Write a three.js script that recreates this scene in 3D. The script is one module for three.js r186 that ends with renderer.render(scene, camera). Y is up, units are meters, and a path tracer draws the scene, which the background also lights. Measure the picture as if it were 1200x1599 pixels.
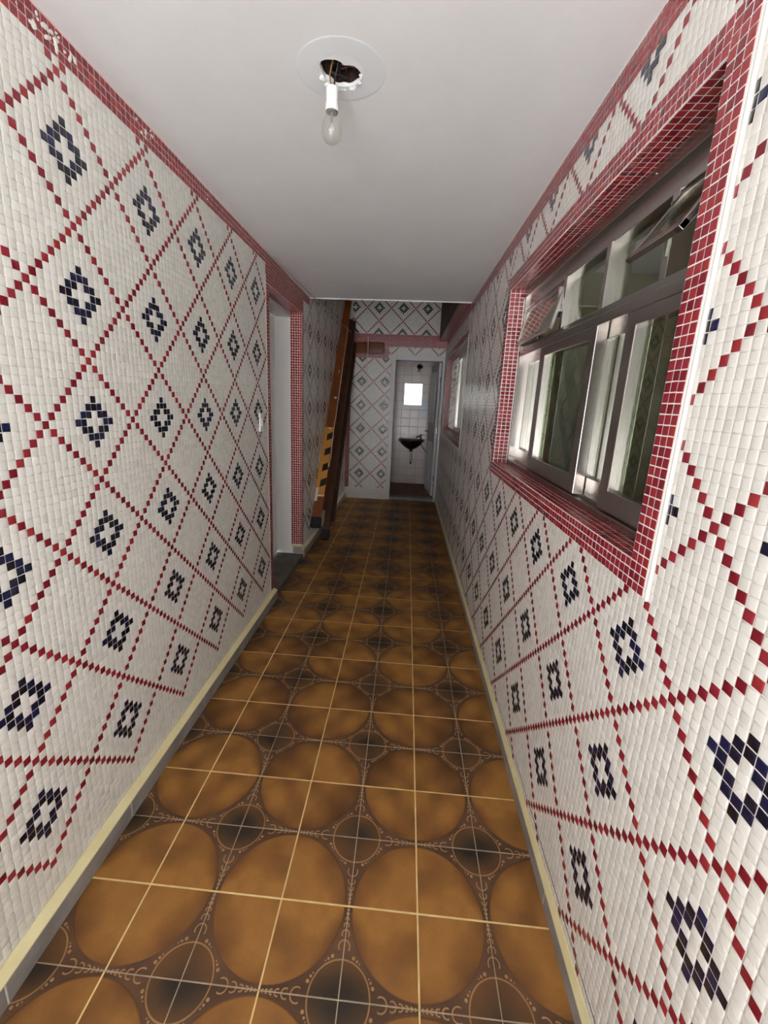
import * as THREE from 'three';
import { mergeGeometries } from 'three/addons/utils/BufferGeometryUtils.js';
import { RoundedBoxGeometry } from 'three/addons/geometries/RoundedBoxGeometry.js';

// ------------------------------------------------------------ camera, sky, exposure
const scene = new THREE.Scene();
const EYE = 1.5066;
const camera = new THREE.PerspectiveCamera(2 * Math.atan(799.5 / 660.37) * 180 / Math.PI, 1200 / 1599, 0.05, 200);
camera.position.set(0, EYE, 0);
camera.rotation.set(-0.2343, 0.0592, 0.0430, 'YXZ');
camera.setViewOffset(1200, 1599, 10.66, 16.02, 1200, 1599);
camera.updateMatrixWorld(true); camera.updateProjectionMatrix();
scene.background = new THREE.Color(0.95, 0.97, 1.0);     // overcast daylight
scene.backgroundIntensity = 4.2;
const sun = new THREE.DirectionalLight(0xfaf9fb, 125);      // high, from behind the building: it reaches only the yard and the light well
sun.position.set(-9, 14, -4); sun.target.position.set(0, 0, 0); sun.castShadow = true;
sun.shadow.mapSize.set(2048, 2048); sun.shadow.camera.left = -16; sun.shadow.camera.right = 16; sun.shadow.camera.top = 20; sun.shadow.camera.bottom = -20; sun.shadow.camera.far = 60;
scene.add(sun, sun.target);
const renderer = new THREE.WebGLRenderer({ antialias: true });
renderer.toneMapping = THREE.LinearToneMapping;
renderer.toneMappingExposure = 0.86;
renderer.shadowMap.enabled = true;

// ------------------------------------------------------------ measures of the place (metres)
const XL = -0.9358, XR = 0.52, YC = 2.388, ZB = -6.51, ZF = 1.3;   // left wall, right wall, ceiling, back wall, open end behind the viewer
const ZCEIL = -4.09;                                               // where the ceiling slab stops
const L = { z0: -1.2356, y0: 1.4086, pu: 0.0225, pv: 0.02191 };    // left mosaic grid
const R = { z0: -0.5437, y0: 0.9921, pu: 0.02127, pv: 0.02079 };   // right mosaic grid
const T = 0.20922, FX = -0.7181, FZ = -0.967;                      // floor tile grid

// ------------------------------------------------------------ helpers
let seed = 7;
const rnd = () => { seed = (seed * 1664525 + 1013904223) >>> 0; return seed / 4294967296; };
const rr = (a, b) => a + (b - a) * rnd();
const hash = (a, b, c = 0) => { let h = (Math.imul(a | 0, 374761393) ^ Math.imul(b | 0, 668265263) ^ Math.imul((c | 0) + 11, 2147483647)) >>> 0; h = Math.imul(h ^ (h >>> 13), 1274126177) >>> 0; return ((h ^ (h >>> 16)) >>> 0) / 4294967296; };
const used = {};
const numbered = (n) => { const k = used[n] = (used[n] ?? -1) + 1; return k ? n + '_' + String(k).padStart(3, '0') : n; };
const V3 = (x, y, z) => new THREE.Vector3(x, y, z);
function std(o) { return new THREE.MeshPhysicalMaterial(o); }
function obj(name, geo, mat, parent = scene) {
  const m = new THREE.Mesh(Array.isArray(geo) ? join(geo) : geo, mat);
  m.name = numbered(name); m.castShadow = m.receiveShadow = true; parent.add(m); return m;
}
function join(list) {
  return list.length === 1 ? list[0] : mergeGeometries(list.map((g) => {
    g = g.index ? g.toNonIndexed() : g;
    for (const k of Object.keys(g.attributes)) if (k !== 'position' && k !== 'normal' && k !== 'uv') g.deleteAttribute(k);
    return g;
  }), false);
}
function struct(name) { const g = new THREE.Group(); g.name = numbered(name); g.userData.kind = 'structure'; scene.add(g); return g; }
function thing(name, label, category, pos = [0, 0, 0], group) {
  const g = new THREE.Group(); g.name = numbered(name); g.position.set(...pos);
  g.userData = { label, category }; if (group) g.userData.group = group; scene.add(g); return g;
}
function tag(o, label, category, group) { o.userData = { label, category }; if (group) o.userData.group = group; return o; }
// box between corners, uv in metres
function box(x0, x1, y0, y1, z0, z1, r = 0) {
  const w = Math.abs(x1 - x0), h = Math.abs(y1 - y0), d = Math.abs(z1 - z0);
  const g = r ? new RoundedBoxGeometry(w, h, d, 2, Math.min(r, w / 2.01, h / 2.01, d / 2.01)) : new THREE.BoxGeometry(w, h, d);
  g.translate((x0 + x1) / 2, (y0 + y1) / 2, (z0 + z1) / 2);
  return metreUV(g);
}
function metreUV(g) {
  const p = g.attributes.position, n = g.attributes.normal, uv = new Float32Array(p.count * 2);
  for (let i = 0; i < p.count; i++) {
    const ax = Math.abs(n.getX(i)), ay = Math.abs(n.getY(i)), az = Math.abs(n.getZ(i));
    const [u, v] = ax >= ay && ax >= az ? [p.getZ(i), p.getY(i)] : ay >= az ? [p.getX(i), p.getZ(i)] : [p.getX(i), p.getY(i)];
    uv[2 * i] = u; uv[2 * i + 1] = v;
  }
  g.setAttribute('uv', new THREE.BufferAttribute(uv, 2)); return g;
}
const tube = (pts, r, seg = 24, rad = 8) => new THREE.TubeGeometry(new THREE.CatmullRomCurve3(pts.map((p) => V3(...p))), seg, r, rad, false);
const cyl = (r0, r1, h, x, y, z, seg = 20) => { const g = new THREE.CylinderGeometry(r0, r1, h, seg); g.translate(x, y, z); return g; };
const lathe = (pts, seg = 32) => new THREE.LatheGeometry(pts.map(([r, y]) => new THREE.Vector2(r, y)), seg);

// smooth value noise for the textures (tileable)
function noiseTex(n, octaves, s) {
  const out = new Float32Array(n * n); let amp = 1, tot = 0;
  for (const cells of octaves) {
    const gr = []; for (let i = 0; i < cells * cells; i++) gr.push(hash(i, cells, s));
    for (let y = 0; y < n; y++) for (let x = 0; x < n; x++) {
      const fx = x / n * cells, fy = y / n * cells, x0 = Math.floor(fx), y0 = Math.floor(fy);
      let a = fx - x0, b = fy - y0; a = a * a * (3 - 2 * a); b = b * b * (3 - 2 * b);
      const g = (i, j) => gr[(j % cells) * cells + (i % cells)];
      out[y * n + x] += amp * ((g(x0, y0) * (1 - a) + g(x0 + 1, y0) * a) * (1 - b) + (g(x0, y0 + 1) * (1 - a) + g(x0 + 1, y0 + 1) * a) * b);
    }
    tot += amp; amp *= 0.55;
  }
  for (let i = 0; i < out.length; i++) out[i] /= tot;
  return out;
}
function tex(n, fn, srgb = true, repeat = 1) {
  const d = new Uint8Array(n * n * 4);
  for (let y = 0; y < n; y++) for (let x = 0; x < n; x++) { const c = fn(x, y), k = 4 * (y * n + x); for (let j = 0; j < 3; j++) d[k + j] = Math.max(0, Math.min(255, c[j])); d[k + 3] = 255; }
  const t = new THREE.DataTexture(d, n, n); t.magFilter = THREE.LinearFilter; t.minFilter = THREE.LinearFilter;
  t.wrapS = t.wrapT = THREE.RepeatWrapping; t.repeat.set(repeat, repeat); if (srgb) t.colorSpace = THREE.SRGBColorSpace; t.needsUpdate = true; return t;
}
const N1 = noiseTex(256, [3, 7, 17, 43], 1), N2 = noiseTex(256, [4, 11, 29, 71, 128], 2);
const mix = (a, b, t) => a.map((v, i) => v + (b[i] - v) * t);
function stained(c0, c1, repeat, o = {}) {   // stone, plaster, concrete: colour wanders between two tones
  return std({ map: tex(256, (x, y) => mix(c0, c1, Math.min(1, Math.max(0, (N1[y * 256 + x] - 0.3) * 2.2))), true, repeat),
    bumpMap: tex(256, (x, y) => { const v = N2[y * 256 + x] * 255; return [v, v, v]; }, false, repeat), bumpScale: 0.0006, roughness: 0.85, ...o });
}

// ------------------------------------------------------------ materials
const M = {};
M.ceiling = stained([236, 236, 235], [229, 229, 228], 0.8, { roughness: 0.75, bumpScale: 0.0012 });
M.patch = stained([229, 231, 231], [222, 225, 226], 1.5, { roughness: 0.7 });
M.plaster = stained([222, 219, 214], [212, 208, 202], 1.2, { roughness: 0.8 });
M.grout = std({ color: 0xdedad2, roughness: 0.85 });
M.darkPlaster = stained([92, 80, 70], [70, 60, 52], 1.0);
M.cream = stained([224, 214, 168], [212, 198, 150], 3, { roughness: 0.7 });
M.base = stained([150, 146, 142], [126, 121, 117], 3, { roughness: 0.55 });
M.concrete = stained([104, 99, 92], [78, 73, 66], 2, { roughness: 0.8 });
M.whitePaint = std({ color: 0xeeedea, roughness: 0.45 });
M.greyPaint = std({ color: 0xd4d3d2, roughness: 0.42 });
M.metal = std({ color: 0xa8a29c, metalness: 0.92, roughness: 0.24 });
M.metalDark = std({ color: 0x6f6a64, metalness: 0.85, roughness: 0.42 });
M.steel = std({ color: 0xc8c8c8, metalness: 1, roughness: 0.22 });
M.rubber = std({ color: 0x1b1b1a, roughness: 0.75 });
M.glass = std({ color: 0xeaf0e4, transmission: 1, thickness: 0, roughness: 0.02, ior: 1.5 });
M.clear = std({ color: 0xe9e7e3, transmission: 0.9, thickness: 0, roughness: 0.03, ior: 1.5, clearcoat: 0.6 });
M.frost = std({ color: 0xf4f6f4, transmission: 0.85, thickness: 0, roughness: 0.6 });
M.socket = std({ color: 0xdddcd8, roughness: 0.35 });
M.amber = std({ color: 0x6a3412, roughness: 0.12, clearcoat: 0.6, bumpMap: tex(128, (x, y) => { const v = N1[(y * 2) * 256 + x * 2] * 255; return [v, v, v]; }, false, 6), bumpScale: 0.004 });
M.wallTile = [0xe0d2c9, 0xdccdc3, 0xe3d6ce].map((c) => std({ color: c, roughness: 0.26, clearcoat: 0.12, clearcoatRoughness: 0.1 }));
M.decorTile = std({ color: 0xcdd2dc, roughness: 0.26, clearcoat: 0.12 });
M.brownTile = [0x7a5240, 0x6e4837, 0x825a46].map((c) => std({ color: c, roughness: 0.6 }));
M.roomTile = [0xaa9b7c, 0xa39475, 0xb0a183].map((c) => std({ color: c, roughness: 0.3 }));
M.roomDecor = [0xa8876c, 0xb09a80].map((c) => std({ color: c, roughness: 0.3 }));
M.mosaic = std({ color: 0xffffff, vertexColors: true, roughness: 0.2, clearcoat: 0.22, clearcoatRoughness: 0.1 });
const tone = (hexes) => hexes.map((c) => new THREE.Color(c));
const TONES = {
  white: tone(['#dfdcd4', '#dad7cf', '#e3e0d9', '#d6d3cb', '#dddad3', '#e0ddd6']),
  red: tone(['#85202c', '#7b1826', '#8c2530', '#741622', '#90282c']),
  navy: tone(['#10142f', '#0c0f24', '#141a3e', '#0d0e1c']),
};
const TILE_MATS = Object.fromEntries(Object.entries(TONES).map(([k, cs]) => [k, cs.map((c) => std({ color: c, roughness: 0.2, clearcoat: 0.22, clearcoatRoughness: 0.1 }))]));

// ------------------------------------------------------------ glass mosaic: pillowed tiles on a grout bed
// one tile spans -0.5..0.5 in x and y; z is its height in metres
const RINGS = [[0.68, 0.0012, 0.045], [0.92, 0.001, 0.22], [1, 0.0002, 0.9]];
function tileTemplate(rings) {
  const pos = [], nor = [], idx = [];
  for (const [s, z, lean] of rings) for (const [x, y] of [[-1, -1], [1, -1], [1, 1], [-1, 1]]) {
    pos.push(x * s / 2, y * s / 2, z); const n = V3(x * lean, y * lean, 1).normalize(); nor.push(n.x, n.y, n.z);
  }
  idx.push(0, 1, 2, 0, 2, 3);
  for (let r = 0; r + 1 < rings.length; r++) for (let k = 0; k < 4; k++) {
    const a = 4 * r + k, b = 4 * r + (k + 1) % 4, c = a + 4, d = b + 4; idx.push(a, c, d, a, d, b);
  }
  return { pos, nor, idx };
}
const TILE = tileTemplate(RINGS), TILE_FAR = tileTemplate([[0.8, 0.0012, 0.1], [1, 0.0002, 1.0]]);
const tileGeos = new Map();      // single tiles share a geometry per size (half a millimetre steps)
function tileGeo(w, h) {
  const kw = Math.round(w * 2000), kh = Math.round(h * 2000), key = kw * 1000 + kh;
  if (!tileGeos.has(key)) {
    const g = new THREE.BufferGeometry(), p = TILE.pos.map((v, i) => (i % 3 === 0 ? v * kw / 2000 : i % 3 === 1 ? v * kh / 2000 : v));
    g.setAttribute('position', new THREE.Float32BufferAttribute(p, 3)); g.setAttribute('normal', new THREE.Float32BufferAttribute(TILE.nor, 3));
    g.setAttribute('uv', new THREE.Float32BufferAttribute(new Array(24).fill(0), 2)); g.setIndex(TILE.idx); tileGeos.set(key, g);
  }
  return tileGeos.get(key);
}
function projected(p) { const q = p.clone().project(camera); return [(q.x + 1) * 600, (1 - q.y) * 799.5, p.clone().applyMatrix4(camera.matrixWorldInverse).z < -0.05]; }
camera.matrixWorldInverse.copy(camera.matrixWorld).invert();
class Mosaic {
  constructor(parent, limit = 300) { this.parent = parent; this.limit = limit; this.tiles = []; }
  // plane through O with axes U, V; tiles centred on u0 + i pu, v0 + j pv; rect = [ua, ub, va, vb]
  field({ O, U, V, u0, v0, pu, pv, gap = 0.0016, lift = 0 }, rect, colour) {
    const N = U.clone().cross(V).normalize(), [ua, ub, va, vb] = rect;
    for (let i = Math.floor((ua - u0) / pu); i <= Math.ceil((ub - u0) / pu); i++) for (let j = Math.floor((va - v0) / pv); j <= Math.ceil((vb - v0) / pv); j++) {
      const a0 = Math.max(ua, u0 + i * pu - pu / 2) + gap / 2, a1 = Math.min(ub, u0 + i * pu + pu / 2) - gap / 2;
      const b0 = Math.max(va, v0 + j * pv - pv / 2) + gap / 2, b1 = Math.min(vb, v0 + j * pv + pv / 2) - gap / 2;
      if (a1 - a0 < pu * 0.22 || b1 - b0 < pv * 0.22) continue;
      const k = colour(i, j); if (!k) continue;
      const u = (a0 + a1) / 2 + (hash(i, j, 1) - 0.5) * 0.0008, v = (b0 + b1) / 2 + (hash(i, j, 2) - 0.5) * 0.0008;
      this.tiles.push({ c: O.clone().addScaledVector(U, u).addScaledVector(V, v).addScaledVector(N, lift), U, V, N, w: a1 - a0, h: b1 - b0, k,
        t1: (hash(i, j, 3) - 0.5) * 0.05, t2: (hash(i, j, 4) - 0.5) * 0.05, t3: (hash(i, j, 6) - 0.5) * 0.05, tone: hash(i, j, 5) });
    }
  }
  basis(t) {
    const n = t.N.clone().addScaledVector(t.U, t.t1).addScaledVector(t.V, t.t2).normalize();
    const u = t.U.clone().addScaledVector(t.V, t.t3).addScaledVector(n, -t.U.dot(n)).normalize(); return [u, n.clone().cross(u), n];
  }
  finish() {
    for (const t of this.tiles) {
      const c = projected(t.c); t.area = 0; t.dist = t.c.distanceTo(camera.position);
      if (!c[2] || c[0] < -10 || c[0] > 1210 || c[1] < -10 || c[1] > 1610) continue;
      const a = projected(t.c.clone().addScaledVector(t.U, t.w)), b = projected(t.c.clone().addScaledVector(t.V, t.h));
      t.area = Math.abs((a[0] - c[0]) * (b[1] - c[1]) - (a[1] - c[1]) * (b[0] - c[0]));
    }
    const order = [...this.tiles].sort((a, b) => b.area - a.area);
    order.slice(0, this.limit).forEach((t) => { t.single = t.area > 40; });
    const pos = [], nor = [], col = [], idx = []; const mtx = new THREE.Matrix4();
    for (const t of this.tiles) {
      const [u, v, n] = this.basis(t), tones = TONES[t.k], at = Math.floor(t.tone * tones.length);
      if (t.single) {
        const m = new THREE.Mesh(tileGeo(t.w, t.h), TILE_MATS[t.k][at]); m.name = numbered('mosaic_tile');
        mtx.makeBasis(u, v, n); m.quaternion.setFromRotationMatrix(mtx); m.position.copy(t.c);
        m.castShadow = m.receiveShadow = true; this.parent.add(m); continue;
      }
      const q = t.dist < 3.6 ? TILE : TILE_FAR, base = pos.length / 3, c = tones[at], f = 0.97 + 0.06 * ((t.tone * 37) % 1);
      for (let i = 0; i < q.pos.length; i += 3) {
        const x = q.pos[i] * t.w, y = q.pos[i + 1] * t.h, z = q.pos[i + 2], a = q.nor[i], b = q.nor[i + 1], d = q.nor[i + 2];
        pos.push(t.c.x + u.x * x + v.x * y + n.x * z, t.c.y + u.y * x + v.y * y + n.y * z, t.c.z + u.z * x + v.z * y + n.z * z);
        nor.push(u.x * a + v.x * b + n.x * d, u.y * a + v.y * b + n.y * d, u.z * a + v.z * b + n.z * d);
        col.push(c.r * f, c.g * f, c.b * f);
      }
      for (const k of q.idx) idx.push(base + k);
    }
    if (!idx.length) return;
    const g = new THREE.BufferGeometry();
    g.setAttribute('position', new THREE.Float32BufferAttribute(pos, 3)); g.setAttribute('normal', new THREE.Float32BufferAttribute(nor, 3));
    g.setAttribute('color', new THREE.Float32BufferAttribute(col, 3)); g.setIndex(idx);
    const m = obj('mosaic_field', g, M.mosaic, this.parent); m.userData = { kind: 'stuff' };
  }
}
// the lattice: red diamonds eight tiles from centre to corner, a navy rosette in every other one
const m16 = (i) => ((i + 8) % 16 + 16) % 16 - 8;
function lattice(i, j) {
  const d = Math.abs(m16(i)) + Math.abs(m16(j));
  return d === 8 ? 'red' : d === 2 || d === 3 ? 'navy' : 'white';
}
const RED = () => 'red';
M.redGrout = std({ color: 0xdab6b0, roughness: 0.85 });      // grout stained by the red tiles
const vX = V3(1, 0, 0), vY = V3(0, 1, 0), vZ = V3(0, 0, 1), nX = V3(-1, 0, 0), nZ = V3(0, 0, -1);

// ------------------------------------------------------------ floor
{
  const floor = struct('floor');
  obj('grout_bed', box(XL - 0.3, XR + 0.02, -0.14, -0.0022, ZB - 0.05, ZF), M.concrete, floor);
  // glaze: a quarter of the amber disc in one corner, a quarter of the dark one in the other, lace between
  const n = 384, variants = [0, 1, 2, 3].map((s) => {
    const A = noiseTex(n, [2, 3], 30 + s), B = noiseTex(n, [9, 40, 120], 40 + s), lite = [0.12, -0.16, 0.3, 0.0][s];
    const height = new Float32Array(n * n);
    const map = tex(n, (x, y) => {
      const u = (x + 0.5) / n, v = (y + 0.5) / n, r = Math.hypot(u, v), q = Math.hypot(1 - u, 1 - v), a = A[y * n + x], b = B[y * n + x];
      let c, h = 0.5;
      if (r < 0.955) {
        const edge = Math.max(0, (r - 0.55) / 0.4);
        c = mix([154, 105, 46], [78, 44, 16], Math.min(1, Math.max(0, 0.14 + edge * edge * 0.42 + (a - 0.5) * 1.25 - lite)));
        h = 0.62; if (r > 0.93) { c = mix(c, [84, 50, 22], (r - 0.93) / 0.025); h = 0.62 - 0.5 * (r - 0.93) / 0.025; }
      } else if (q < 0.4) {
        c = mix([42, 31, 19], [104, 68, 34], Math.min(1, Math.max(0, q / 0.42 * 0.8 + (a - 0.5) * 1.2))); h = 0.6;
        if (q > 0.38) { c = mix(c, [170, 130, 82], 0.72); h = 0.95; }
      } else {
        c = mix([66, 43, 26], [106, 74, 50], a); h = 0.3;
        for (const [t, rad] of [[0.475, 0.075], [0.335, 0.05], [0.235, 0.034], [0.16, 0.024], [0.1, 0.017], [0.05, 0.012]]) {
          for (const [cu, cv] of [[1, t], [t, 1]]) {
            const d = Math.hypot(u - cu, v - cv); const toward = cu === 1 ? cv - v : cu - u;
            if (Math.abs(d - rad) < 0.009 && toward > -rad * 0.5) { c = mix(c, [176, 132, 82], 0.8); h = 0.9; }
          }
        }
        for (const [du, dv, rad] of [[0.615, 0.81, 0.016], [0.585, 0.86, 0.022], [0.64, 0.775, 0.01], [0.81, 0.615, 0.016], [0.86, 0.585, 0.022], [0.775, 0.64, 0.01]]) {
          const d = Math.hypot(u - du, v - dv); if (d < rad) { c = mix(c, [180, 136, 88], 0.8); h = 0.9; }
        }
      }
      height[y * n + x] = h;
      return c.map((k) => k * (0.93 + 0.14 * b));
    });
    const bump = tex(n, (x, y) => { const k = height[y * n + x] * 255; return [k, k, k]; }, false);
    return std({ map, bumpMap: bump, bumpScale: 0.0016, roughness: 0.55 });
  });
  const x0 = XL - 0.02, x1 = XR + 0.005;
  for (let r = Math.ceil((0.45 - FZ) / T); FZ + (r + 1) * T > ZB; r--) for (let c = -2; FX + c * T < x1; c++) {
    const g = 0.0014, lc = c % 2 ? 0.8 : 1.5, rc = (c + 1) % 2 ? 0.8 : 1.5, fr = r % 2 ? 0.8 : 1.5, nr = (r + 1) % 2 ? 0.8 : 1.5;
    const a = Math.max(x0, FX + c * T + g * lc), b = Math.min(x1, FX + (c + 1) * T - g * rc), d = Math.max(ZB, FZ + r * T + g * fr), e = FZ + (r + 1) * T - g * nr;
    if (b - a < 0.02 || e - d < 0.02) continue;
    const top = rr(-0.0002, 0.0003), ch = 0.0012, P = [], UV = [], I = [];
    const put = (x, y, z) => { P.push(x, y, z); let u = (x - FX - c * T) / T, v = (z - FZ - r * T) / T; if (c % 2) u = 1 - u; if (r % 2) v = 1 - v; UV.push(u, v); };
    for (const [k, y] of [[ch, top], [0, top - ch], [0, -0.0025]]) { put(a + k, y, d + k); put(b - k, y, d + k); put(b - k, y, e - k); put(a + k, y, e - k); }
    I.push(0, 2, 1, 0, 3, 2);
    for (let q = 0; q < 2; q++) for (let k = 0; k < 4; k++) { const A = 4 * q + k, B = 4 * q + (k + 1) % 4; I.push(A, B, B + 4, A, B + 4, A + 4); }
    let geo = new THREE.BufferGeometry(); geo.setAttribute('position', new THREE.Float32BufferAttribute(P, 3)); geo.setAttribute('uv', new THREE.Float32BufferAttribute(UV, 2)); geo.setIndex(I);
    geo = geo.toNonIndexed(); geo.computeVertexNormals();
    obj('floor_tile', geo, variants[Math.floor(hash(c, r, 9) * 4)], floor);
  }
  // grout lines: wide cream ones through the big discs, thin grey ones through the small
  const pale = [], grey = [];
  for (let c = -1; FX + c * T < x1; c++) { const w = c % 2 ? 0.0014 : 0.0024; (c % 2 ? grey : pale).push(box(FX + c * T - w, FX + c * T + w, -0.0024, -0.0006, ZB, 0.6)); }
  for (let r = 7; FZ + r * T > ZB; r--) { const w = r % 2 ? 0.0014 : 0.0024; (r % 2 ? grey : pale).push(box(x0, x1, -0.0024, -0.0005, FZ + r * T - w, FZ + r * T + w)); }
  obj('grout', pale, stained([228, 202, 146], [206, 174, 112], 8), floor); obj('grout', grey, stained([176, 160, 136], [150, 132, 106], 8), floor);
  obj('screed', box(XL - 0.3, XR + 0.3, -0.02, -0.0005, 0.6, ZF), M.base, floor);
}
{ const g = struct('ground'); obj('paving', [box(-14, 14, -0.2, -0.02, ZF, 26), box(3.4, 14, -0.2, -0.02, -12, ZF)], stained([194, 195, 196], [180, 181, 182], 0.3), g); }

// ------------------------------------------------------------ left wall, its doorway at z -2.90 to -3.80
const D0 = -2.925, D1 = -3.82, DTOP = 2.205;
const wallLeft = struct('wall_left');
const FARU = V3(0.0085, 0, -1).normalize();                                  // the far stretch leans into the corridor
const farX = (z) => XL + (D1 - z) * 0.0085;
{
  obj('plaster', [box(XL - 0.27, XL, -0.02, 3.3, D0, ZF), box(XL - 0.27, XL, DTOP, 3.3, D1, D0)], M.grout, wallLeft);
  const far = box(-0.27, 0, -0.02, 3.3, -2.8, 0); far.rotateY(-Math.atan(0.0085)); far.translate(XL, 0, D1);
  obj('plaster', far, M.grout, wallLeft);
  const mo = new Mosaic(wallLeft), O = V3(XL, 0, 0);
  const grid = { O, U: nZ, V: vY, u0: -L.z0, v0: L.y0, pu: L.pu, pv: L.pv };
  const rowed = (i, j) => (j >= 42 ? 'red' : j < -56 ? 'white' : lattice(i, j));
  const NEAR0 = 2.858;
  mo.field(grid, [-0.3, NEAR0, 0.085, YC - 0.003], rowed);
  mo.field({ ...grid, u0: NEAR0 + 0.014, gap: 0.002 }, [NEAR0 + 0.003, -D0, 0.085, DTOP], RED);
  mo.field({ ...grid, u0: NEAR0 + 0.014 }, [NEAR0, -D1 + 0.045, DTOP, YC - 0.003], RED);
  const gf = { O: V3(XL, 0, D1), U: FARU, V: vY, u0: -L.z0 + D1, v0: L.y0, pu: L.pu, pv: L.pv };
  mo.field(gf, [0, 0.045, 0.12, DTOP], RED);
  mo.field(gf, [0.045, 0.27, 0.1, YC - 0.003], rowed);
  mo.field(gf, [0.27, 2.7, 0.1, 3.25], (i, j) => (j < -56 ? 'white' : lattice(i, j)));
  // reveal of the doorway: five red columns face the viewer, as many on the other side, red soffit
  mo.field({ O: V3(XL, 0, D1), U: vX, V: vY, u0: -0.011, v0: L.y0, pu: 0.0205, pv: L.pv, gap: 0.0032 }, [-0.1025, 0, 0.13, DTOP], RED);
  mo.field({ O: V3(XL, 0, D0), U: nX, V: vY, u0: 0.011, v0: L.y0, pu: 0.0205, pv: L.pv }, [0, 0.1025, 0.06, DTOP], RED);
  mo.field({ O: V3(XL, DTOP, 0), U: nX, V: nZ, u0: 0.011, v0: 0.011, pu: 0.0205, pv: L.pu }, [0, 0.1025, -D0, -D1], RED);
  mo.finish();
  obj('grout_bed', [box(XL, XL + 0.0004, YC - 0.07, YC, -NEAR0, 0.3), box(XL, XL + 0.0004, DTOP, YC, D1 - 0.046, -NEAR0), box(XL, XL + 0.0004, 0.085, DTOP, D0, -NEAR0 - 0.002), box(XL - 0.1025, XL, 0.13, DTOP, D1 - 0.001, D1 + 0.0004), box(XL - 0.1025, XL, DTOP - 0.0004, DTOP + 0.001, D1, D0)], M.redGrout, wallLeft);
  obj('edge_grout', box(XL, XL + 0.003, 0.085, DTOP + 0.05, -2.8605, -2.8555), std({ color: 0xe6d8cc, roughness: 0.7 }), wallLeft);
  // broken corner under the ceiling, filled with plaster
  const chip = (z, y, n, s) => { for (let k = 0; k < n; k++) { const g = new THREE.DodecahedronGeometry(rr(0.003, 0.0085) * s, 0); g.scale(0.3, rr(0.6, 1.1), rr(0.8, 1.8)); g.rotateX(rr(0, 3)); g.translate(XL + 0.002, y + rr(-0.022, 0.022), z + rr(-0.07, 0.07) * s); chips.push(g); } };
  const chips = []; chip(-1.24, 2.352, 22, 1.0); chip(-1.13, 2.358, 10, 0.7); chip(-1.62, 2.36, 9, 0.7); chip(-2.1, 2.362, 5, 0.5);
  obj('plaster_patch', chips, M.plaster, wallLeft);
}
// door in the recess
{
  const d = struct('door_1');
  const xr = XL - 0.1025, xd = XL - 0.24;
  obj('frame', [box(xd - 0.03, xr, 0.03, DTOP, D1 - 0.02, D1, 0.003), box(xd - 0.03, xr, 0.03, DTOP, D0, D0 + 0.02, 0.003), box(xd - 0.03, xr, DTOP - 0.035, DTOP - 0.002, D1, D0, 0.003)], M.whitePaint, d);
  obj('leaf', box(xd - 0.035, xd, 0.05, DTOP - 0.04, D1 + 0.003, D0 - 0.003, 0.003), M.whitePaint, d);
  for (const y of [1.42, 1.16, 0.42]) obj('hinge', [cyl(0.006, 0.006, 0.075, xr - 0.004, y, D0 - 0.006, 12), box(xr - 0.02, xr - 0.004, y - 0.035, y + 0.035, D0 - 0.004, D0 - 0.001)], M.steel, d);
  obj('threshold', box(xd - 0.03, XL + 0.012, -0.01, 0.035, D1 + 0.001, D0 - 0.001, 0.006), M.concrete, d);
}

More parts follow.
